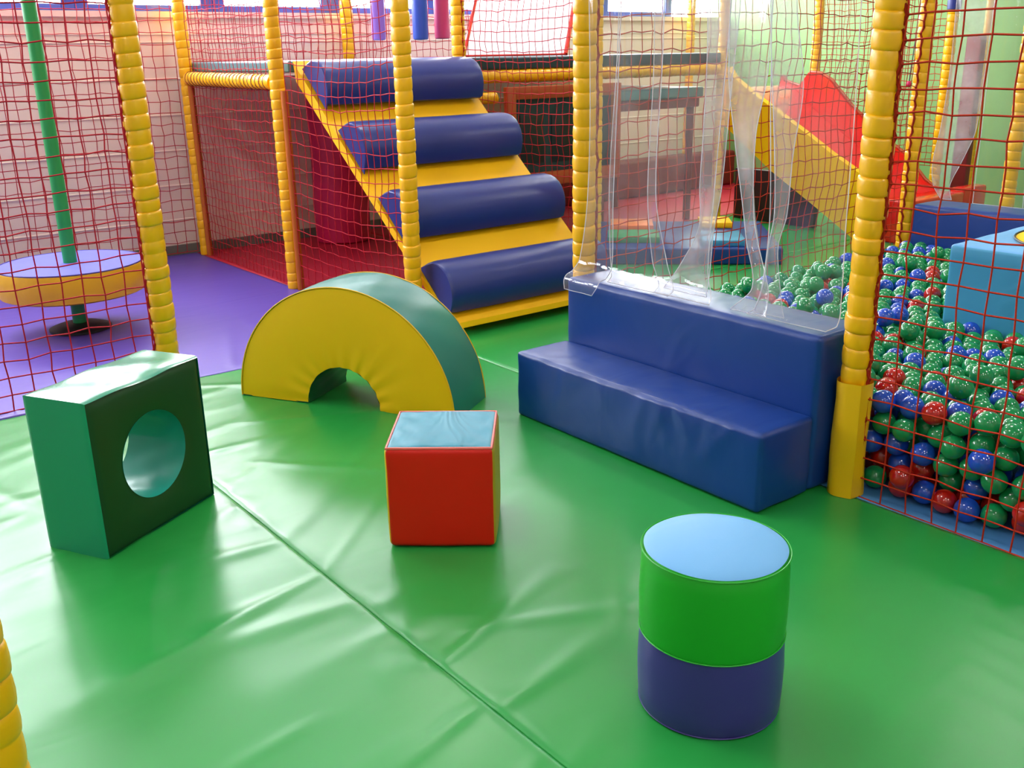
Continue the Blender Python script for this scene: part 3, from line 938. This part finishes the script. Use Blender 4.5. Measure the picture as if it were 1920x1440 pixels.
# white ramp with red edging on the deck
t = thing('white_ramp', 'bright white sloped sheet with red edges rising from the dark deck', 'ramp', (-5.78, 4.58, 1.287))
def slab(pts, th, name, mat, parent):
    a = [Vector(p) for p in pts]
    nn = (a[1] - a[0]).cross(a[3] - a[0]).normalized() * th
    return MB().add([p[:] for p in a] + [(p - nn)[:] for p in a], [(0, 1, 2, 3), (7, 6, 5, 4), (0, 4, 5, 1), (1, 5, 6, 2), (2, 6, 7, 3), (3, 7, 4, 0)]).build(name, mat, parent, smooth=False)
b0, b1 = Vector((0, -.46, .008)), Vector((0, .46, .008))
sh = Vector((-.45, .62, .95))
slab([b0, b1, b1 + sh, b0 + sh], .012, 'sheet', M['sheet'], t)
MB().tube([b1, b1 + sh], .017, 8).build('edge_piping', M['slide_red'], t)
MB().tube([b0, b0 + sh], .013, 8).build('edge_piping', M['slide_red'], t)
MB().tube([b0, b1], .007, 8).build('edge_piping', M['slide_red'], t)
MB().tube([b0 + sh, b1 + sh], .013, 8).build('edge_piping', M['slide_red'], t)
for b in (b0, b1):
    q = b + sh * .85
    MB().tube([q + Vector((-.015, 0, -.02)), Vector((q.x - .1, q.y, .002))], .012, 8).build('prop_leg', M['grey_metal'], t)

# ------------------------------------------------------------------ slide
t = thing('slide', 'red slide with a yellow side panel, right of the deck', 'slide', (-4.6, 6.7, 0))
ox, oy = -4.6, 6.7
near = [(-5.308, 1.18), (-5.245, 1.10), (-5.083, 1.003), (-4.924, .916), (-4.57, .727), (-4.327, .588), (-4.096, .472), (-3.918, .394), (-3.86, .33), (-3.86, .002), (-4.091, .002), (-4.427, .194), (-4.834, .417), (-5.2, .66), (-5.308, .73)]
MB().prism([(x - ox, z) for x, z in near], 'y', 6.30 - oy, 6.36 - oy).build('side_panel', M['yellow_board'], t, smooth=False)['label'] = 'yellow side panel'
bed = [(-5.308, 1.02), (-5.15, .99), (-4.9, .80), (-4.4, .50), (-4.05, .29), (-3.86, .20), (-3.86, .12), (-4.05, .19), (-4.4, .40), (-4.9, .70), (-5.308, .95)]
MB().prism([(x - ox, z) for x, z in bed], 'y', 6.361 - oy, 6.96 - oy).build('chute', M['slide_red'], t, angle=50)
far = [(-5.308, 1.09), (-5.27, 1.05), (-5.131, 1.012), (-5.085, 1.06), (-5.039, 1.119), (-4.943, 1.112), (-4.84, 1.064), (-4.628, .867), (-4.324, .64), (-4.136, .533), (-3.96, .36), (-3.86, .30), (-3.86, .06), (-4.4, .42), (-5.308, .88)]
MB().prism([(x - ox, z) for x, z in far], 'y', 6.961 - oy, 7.03 - oy).build('far_side', M['slide_red'], t, smooth=False)
MB().tube([(x - ox, 6.995 - oy, z + .006) for x, z in far[:12]], .012, 8).build('far_edge', M['orange'], t)
MB().box(-3.855 - ox, -3.64 - ox, 6.30 - oy, 6.98 - oy, .001, .30, .015, 3).build('landing_pad', M['slide_red'], t)
tag(MB().box(-3.80, -3.69, 7.06, 7.4, .001, .315, .02, 3).build('end_block', M['slide_red']), 'small red padded block beyond the slide landing', 'padded block')
tag(MB().box(-4.08, -3.96, 7.56, 7.64, .001, 1.37, .012, 3).build('padded_panel', M['maroon']), 'narrow dark red upright panel behind the hanging strip', 'panel')
tag(MB().box(-5.28, -4.50, 6.42, 6.47, .001, .40, .008).build('under_slide_shade', vinyl('shade_maroon', (46, 10, 14), .6)), 'dark maroon upright panel put in for the shade under the slide', 'panel')  # added panel, its dark colour stands for the shade below the chute
# little hanging ball
t = thing('hanging_ball', 'tiny dark purple ball hanging on a cord before the green wall', 'ball', (-4.179, 7.0, 1.039))
MB().lathe([(.022 * math.sin(PI * i / 10) + .0005, -.022 * math.cos(PI * i / 10)) for i in range(11)], 16, cap0=False, cap1=False).build('ball', M['crimson'], t)
MB().tube([(0, 0, .02), (.003, .02, .3), (0, .05, .8), (0, .06, 2.35)], .004, 5).build('cord', M['grey_metal'], t)

# ------------------------------------------------------------------ stepping pads mat
e1 = Vector((.69, .724, 0)).normalized()
e2 = Vector((-e1.y, e1.x, 0))
root = tag(MB().box(-.62, .62, -.02, 1.05, .0005, .108, .012, 3).build('stepping_mat', M['royal']), 'flat royal blue crash mat behind the net, carrying coloured pads', 'crash mat')
c0 = Vector((-4.26, 4.72, 0))
ang = math.atan2(e1.y, e1.x)
root.location = c0; root.rotation_euler = (0, 0, ang)
def pad(p, sx, sy, mat, label):
    o = tag(MB().box(-sx / 2, sx / 2, -sy / 2, sy / 2, 0, .04, .006).build('stepping_pad', mat), label, 'pad')
    o.location = (p[0], p[1], .1085); o.rotation_euler = (0, 0, ang)
pad((-5.04, 5.02), .30, .30, M['peach'], 'orange pad on the blue crash mat, behind the green pad')
pad((-4.70, 4.70), .34, .30, M['mint'], 'green pad on the blue crash mat, nearest the left post')
pad((-4.70, 5.52), .22, .28, M['yellow_board'], 'yellow pad on the blue crash mat, behind the light blue pad')
pad((-4.24, 5.05), .28, .36, M['box_blue'], 'light blue pad on the right part of the blue crash mat')

# ------------------------------------------------------------------ spinning seat
t = thing('spinning_seat', 'round spinning seat with purple top and yellow rim on a green pole, behind netting', 'spinning seat', (-5.251, 1.27, 0))
MB().lathe([(.05, .001), (.15, .001), (.15, .012), (.10, .03), (.05, .036)], 40).build('base_plate', M['black'], t)
MB().lathe([(.033, .03), (.033, 3.39)], 24).build('pole', M['pole_green'], t)
MB().lathe([(.036, .195), (.33, .196), (.345, .204), (.352, .24), (.353, .30), (.347, .338), (.34, .343)], 64, cap0=False, cap1=False).build('rim', M['rim_yellow'], t); t.children[-1]['label'] = 'yellow rim'
MB().lathe([(.034, .347), (.2, .35), (.32, .348), (.34, .343)], 64, cap0=False, cap1=False).build('seat_top', M['disc_blue'], t)['label'] = 'pale purple blue seat top'
MB().tube([(.343 * math.cos(2 * PI * k / 64), .343 * math.sin(2 * PI * k / 64), .343) for k in range(64)], .004, 6, True).build('piping', M['navy_purple'], t)

# ------------------------------------------------------------------ light blue box in the pit
a = .02
t = thing('foam_box', 'light blue foam box standing among the balls, with a yellow disc on top', 'foam block', (-1.915 + .41, 3.605 + .41, .001), a)
V, Fc = soft_box(.82, .82, .586, .014, .03, .008, .003, 31)
tp = faces_part(V, Fc, [(2, 1)]).build('top_panel', M['sky_blue'], t); tp['label'] = 'pale blue top panel'
faces_part(V, Fc, [s for s in ALL if s != (2, 1)]).build('body', M['box_blue'], t)
dx, dy = .02, .0
MB().lathe([(.0, .004), (.335, .004), (.342, .001), (.342, -.01)], 48, (dx, dy, .594), cap0=False, cap1=False).build('top_disc', M['yellow_board'], tp)['label'] = 'yellow disc with a dark outline'
MB().tube([(dx + .345 * math.cos(2 * PI * k / 48), dy + .345 * math.sin(2 * PI * k / 48), .597) for k in range(48)], .004, 6, True).build('disc_outline', M['ink'], tp)
MB().tube([(dx + .22 * math.cos(q), dy + .22 * math.sin(q), .599) for q in [2.2 + .12 * k for k in range(16)]], .003, 6).build('disc_mark', M['ink'], tp)

# ------------------------------------------------------------------ ball pit balls
BR = .0358
rng = np.random.RandomState(11)
def allowed(p):
    x, y_ = p
    if x > -.45 or x < -2.80 - .045 * max(0, y_ - 2.5) or y_ > 4.99: return False
    if x < -1.6: return y_ > 2.715
    return y_ > 2.572
def in_box(x, y_, mrg):
    return -1.925 - mrg < x < -1.08 + mrg and 3.595 - mrg < y_ < 4.44 + mrg
LEVEL = .292
pts = []
def lay(z, ylim, fac=1.0):
    dx_ = 2 * BR * 1.06 * fac; dy_ = dx_ * .87
    r = 0
    yy = 2.56
    while yy < ylim:
        xx = -2.86 + (r % 2) * dx_ / 2
        while xx < -.38:
            p = (xx + rng.normal(0, .008), yy + rng.normal(0, .008))
            if allowed(p) and not in_box(*p, BR): pts.append((p[0], p[1], z + rng.normal(0, .010)))
            xx += dx_
        yy += dy_; r += 1
lay(LEVEL, 5.0)
lay(LEVEL - .055, 5.0)
for z in (.17, .105, .042): lay(z, 2.75)
# a few on top
for _ in range(60):
    p = (rng.uniform(-2.75, -.5), rng.uniform(2.75, 4.95))
    if allowed(p) and not in_box(*p, BR): pts.append((p[0], p[1], LEVEL + .05))
P = np.array(pts)
for it in range(120):
    D = P[:, None, :] - P[None, :, :]
    dd = np.sqrt((D ** 2).sum(-1)) + np.eye(len(P)) * 9
    ov = np.clip(2 * BR - dd, 0, None)
    mv = (D / dd[..., None] * (ov * .42)[..., None]).sum(1)
    P = P + np.clip(mv, -.015, .015)
    if it < 70: P[:, 2] -= .0004
    lo = np.where(P[:, 0] < -1.6, 2.712, 2.558)
    P[:, 1] = np.clip(P[:, 1], lo, 4.955)
    P[:, 0] = np.clip(P[:, 0], -2.775 - .045 * np.clip(P[:, 1] - 2.5, 0, None), -.38)
    P[:, 2] = np.clip(P[:, 2], BR + .002, LEVEL + .09)
    ib = (P[:, 0] > -1.965) & (P[:, 0] < -1.04) & (P[:, 1] > 3.555) & (P[:, 1] < 4.48) & (P[:, 2] < .6)
    px = np.where(P[:, 0] + 1.965 < P[:, 1] - 3.555, 0, 1)
    P[:, 0] = np.where(ib & (px == 0), -1.965, P[:, 0]); P[:, 1] = np.where(ib & (px == 1), 3.555, P[:, 1])
    # keep clear of posts
    for (cx, cy) in ((-1.577, 2.518), (-2.825, 2.56), (-2.94, 5.035)):
        q = P[:, :2] - np.array([cx, cy]); l = np.linalg.norm(q, axis=1)
        near_ = l < BR + .055
        P[near_, :2] = np.array([cx, cy]) + q[near_] / l[near_, None] * (BR + .055)
cand = []
for p in P:
    x, y_, d = project(p)
    vis = -20 < x < 1945 and -20 < y_ < 1460
    above = ((np.hypot(P[:, 0] - p[0], P[:, 1] - p[1]) < BR * 1.2) & (P[:, 2] > p[2] + BR * 1.1)).any()
    frontal = p[1] < 2.64 and p[0] > -1.56
    cand.append((d if (vis and (frontal or not above)) else d + 100, frontal))
order = np.argsort([c[0] for c in cand])
keep = set(order[:300].tolist())
def sphere_mesh(seg, ring):
    mb = MB()
    mb.lathe([(BR * math.sin(PI * i / ring) + 1e-5, -BR * math.cos(PI * i / ring)) for i in range(ring + 1)], seg, cap0=False, cap1=False)
    return mb
protos = {}
for c in ('green', 'blue', 'red'):
    me_o = sphere_mesh(28, 16).build('pit_ball', M['ball_' + c], angle=None)
    protos[c] = me_o
rest = MB()
sv = sphere_mesh(16, 10)
cols = ('green', 'blue', 'red')
def pick(p):
    q = rng.rand()
    if p[2] < .085: w = (.06, .26)
    elif p[2] < .13: w = (.12, .60)
    elif p[2] < .19: w = (.42, .48)
    else: w = (.73, .19)
    return 'green' if q < w[0] else ('blue' if q < w[0] + w[1] else 'red')
first = {c: True for c in cols}
def zone(p):
    if p[1] < 2.66 and p[0] > -1.56:
        if p[2] < .11: return 'low against the front net, near the pit floor', 'bottom balls at the front net'
        return 'pressed against the front net, in the upper rows', 'upper balls at the front net'
    if p[1] < 3.0 and p[0] < -1.6: return 'on the surface just behind the blue entrance step', 'balls behind the step'
    if p[1] > 3.2 and -2.1 < p[0] and p[1] < 3.63: return 'on the surface close in front of the light blue box', 'balls before the blue box'
    if p[1] > 3.4: return 'far back on the surface of the ball pit', 'balls far back in the pit'
    return 'on the open surface in the middle of the ball pit', 'balls on the open surface'
for i, p in enumerate(P):
    c = pick(p)
    if i in keep:
        if first[c]:
            o = protos[c]; first[c] = False
        else:
            o = protos[c].copy(); COL.objects.link(o)
        o.location = p.tolist()
        zl, zg = zone(p)
        tag(o, '%s plastic ball %s' % (c, zl), 'ball', '%s %s' % (c, zg))
    else:
        rest.add([(v[0] + p[0], v[1] + p[1], v[2] + p[2]) for v in sv.v], sv.f, cols.index(c))
o = rest.build('pit_balls', [M['ball_green'], M['ball_blue'], M['ball_red']], angle=None)
tag(o, 'mass of small green, blue and red plastic balls filling the rest of the pit', 'balls', kind='stuff')

# ------------------------------------------------------------------ clear plastic strips
def strip(rows, label, seed, group=None, mat='pvc', n=12, wave=.010, folds=1.5, y_base=2.5):
    """rows: (z, x_left, x_right, y offset); a hanging sheet that waves across its width"""
    q = random.Random(seed)
    ph = q.uniform(0, 6)
    R = []
    ext = [rows[0]] + list(rows) + [rows[-1]]
    for i in range(1, len(ext) - 2):
        p0, p1, p2, p3 = ext[i - 1:i + 3]
        for k in range(7):
            q_ = k / 7
            row = []
            for j in range(4):
                d1_ = (p2[j] - p0[j]) / max(1e-6, p0[0] - p2[0]) * (p1[0] - p2[0]) if j else p2[j] - p1[j]
                d2_ = (p3[j] - p1[j]) / max(1e-6, p1[0] - p3[0]) * (p1[0] - p2[0]) if j else p2[j] - p1[j]
                h00, h10, h01, h11 = 2 * q_ ** 3 - 3 * q_ ** 2 + 1, q_ ** 3 - 2 * q_ ** 2 + q_, -2 * q_ ** 3 + 3 * q_ ** 2, q_ ** 3 - q_ ** 2
                row.append(h00 * p1[j] + h10 * d1_ + h01 * p2[j] + h11 * d2_)
            R.append(row)
    R.append(list(rows[-1]))
    vs, fs = [], []
    for (z, x0, x1, dy_) in R:
        for k in range(n + 1):
            s = k / n
            yo = wave * math.sin(s * 2 * PI * folds + ph + z * 1.4) + .4 * wave * math.sin(s * 9 + z * 6 + ph)
            damp = min(1, max(.15, (z - .5) * 4))
            vs.append((x0 + (x1 - x0) * s, y_base + dy_ + yo * damp, z))
    for i in range(len(R) - 1):
        for k in range(n):
            b = i * (n + 1) + k
            fs.append((b, b + 1, b + n + 2, b + n + 1))
    o = tag(MB().add(vs, fs).build('plastic_strip', M[mat], angle=None), label, 'plastic strip', group)
    for k in (0, n):
        MB().tube([vs[i * (n + 1) + k] for i in range(len(R))], .0016, 5).build('edge', M['pvc_edge'], o)
    MB().tube([vs[(len(R) - 1) * (n + 1) + k] for k in range(n + 1)], .0016, 5).build('edge', M['pvc_edge'], o)
    return o

ZT = 2.0
strip([(ZT, -2.74, -2.575, 0), (1.3, -2.745, -2.577, 0), (.8, -2.75, -2.60, 0), (.56, -2.765, -2.585, -.02), (.515, -2.775, -2.585, -.05), (.509, -2.77, -2.585, -.078), (.49, -2.77, -2.585, -.094), (.455, -2.765, -2.61, -.097)],
      'clear plastic strip beside the left post, its end folded over the step front', 1)
strip([(ZT, -2.615, -2.37, .015), (1.3, -2.625, -2.385, .015), (.84, -2.645, -2.408, .015), (.6, -2.62, -2.33, .0), (.518, -2.59, -2.28, -.02), (.511, -2.56, -2.26, -.068)],
      'clear plastic strip, second from the left post, its end lying on the step', 2)
strip([(ZT, -2.44, -2.13, .03), (1.3, -2.45, -2.135, .03), (.84, -2.47, -2.16, .03), (.6, -2.42, -2.16, .015), (.520, -2.36, -2.12, -.01), (.513, -2.33, -2.08, -.066)],
      'broad clear plastic strip in the middle of the ball pit entrance', 3)
strip([(ZT, -2.22, -2.135, .05), (1.45, -2.235, -2.12, .05), (1.29, -2.235, -2.128, .05), (.88, -2.25, -2.158, .05), (.73, -2.245, -2.185, .05), (.6, -2.30, -2.17, .03), (.512, -2.355, -2.16, .01)],
      'narrow folded milky plastic strip just left of the entrance middle', 4, mat='pvc_fold', wave=.012, folds=.8)
strip([(ZT, -2.14, -1.95, .02), (1.24, -2.105, -1.967, .02), (1.05, -2.071, -1.998, .02), (.81, -2.022, -1.987, .02), (.72, -2.005, -1.965, .02), (.58, -1.96, -1.90, .0), (.505, -2.02, -1.88, -.03)],
      'twisted clear plastic strip that narrows to a point above the balls', 5, mat='pvc_fold', wave=.014, folds=.7)
strip([(ZT, -1.96, -1.63, -.01), (1.43, -1.949, -1.645, -.01), (1.2, -1.93, -1.643, -.01), (.82, -1.90, -1.638, -.01), (.6, -1.915, -1.63, -.01), (.522, -1.93, -1.63, -.02), (.511, -1.93, -1.64, -.06)],
      'wide clear plastic strip nearest the right post of the entrance', 6, mat='pvc_clear')
strip([(ZT, -1.965, -1.89, .006), (1.43, -1.953, -1.875, .006), (1.2, -1.935, -1.83, .006), (1.0, -1.915, -1.85, .006), (.82, -1.902, -1.86, .006), (.72, -1.915, -1.885, .006), (.6, -1.92, -1.86, .0), (.51, -1.935, -1.82, -.02)],
      'milky folded edge strip twisting down left of the widest clear strip', 7, mat='pvc_fold', wave=.010, folds=.8)
# strips of the far entrance
strip([(ZT, -2.80, -2.62, 0), (1.3, -2.80, -2.62, 0), (.9, -2.82, -2.63, 0), (.72, -2.84, -2.69, 0), (.6, -2.82, -2.73, 0), (.52, -2.80, -2.74, .06)],
      'shiny clear plastic strip hanging at the left of the far entrance', 8, mat='pvc_fold', wave=.02, folds=.8, y_base=5.06)
strip([(ZT, -2.60, -2.32, .02), (1.0, -2.60, -2.32, .02), (.52, -2.60, -2.30, .02)], 'clear plastic strip in the middle of the far entrance, before the green wall', 9, mat='pvc_clear', wave=.012, y_base=5.06)
strip([(ZT, -2.36, -2.05, 0), (1.0, -2.35, -2.05, 0), (.52, -2.34, -2.06, .02)], 'clear plastic strip at the right edge of the far entrance', 10, wave=.012, y_base=5.06)
# rails that carry the strips
tag(MB().tube([(-2.79, 2.505, 2.02), (-1.615, 2.505, 2.02)], .03, 12).build('strip_rail', M['roll_blue']), 'blue rail above the front entrance carrying the clear strips', 'rail')
tag(MB().tube([(-2.90, 5.06, 2.02), (-1.6, 5.06, 2.02)], .03, 12).build('strip_rail', M['roll_blue']), 'blue rail above the far entrance carrying the clear strips', 'rail')

# ------------------------------------------------------------------ light
world = bpy.data.worlds.new('World'); scene.world = world
world.use_nodes = True
bg = world.node_tree.nodes['Background']
bg.inputs['Color'].default_value = (.93, .97, 1.0, 1)
bg.inputs['Strength'].default_value = 30.0
yc = (-2.6 + VW) / 2
ld = bpy.data.lights.new('daylight_portal', 'AREA')
ld.shape = 'RECTANGLE'; ld.size = VW + 2.6; ld.size_y = 1.25
ld.cycles.is_portal = True
lo = bpy.data.objects.new('daylight_portal', ld); COL.objects.link(lo)
lo.location = (UW - .12, yc, 2.28)
lo.rotation_euler = (0, -PI / 2, 0)
lo.rotation_euler = Vector((-1, 0, 0)).to_track_quat('Z', 'Y').to_euler()

scene.view_settings.view_transform = 'Standard'
scene.view_settings.look = 'None'
scene.view_settings.gamma = 1
scene.view_settings.exposure = -0.12
scene.cycles.max_bounces = 10
scene.cycles.diffuse_bounces = 5
scene.cycles.glossy_bounces = 4
scene.cycles.transparent_max_bounces = 24
scene.cycles.caustics_reflective = False
scene.cycles.caustics_refractive = False
scene.cycles.sample_clamp_indirect = 8
scene.cycles.use_denoising = True
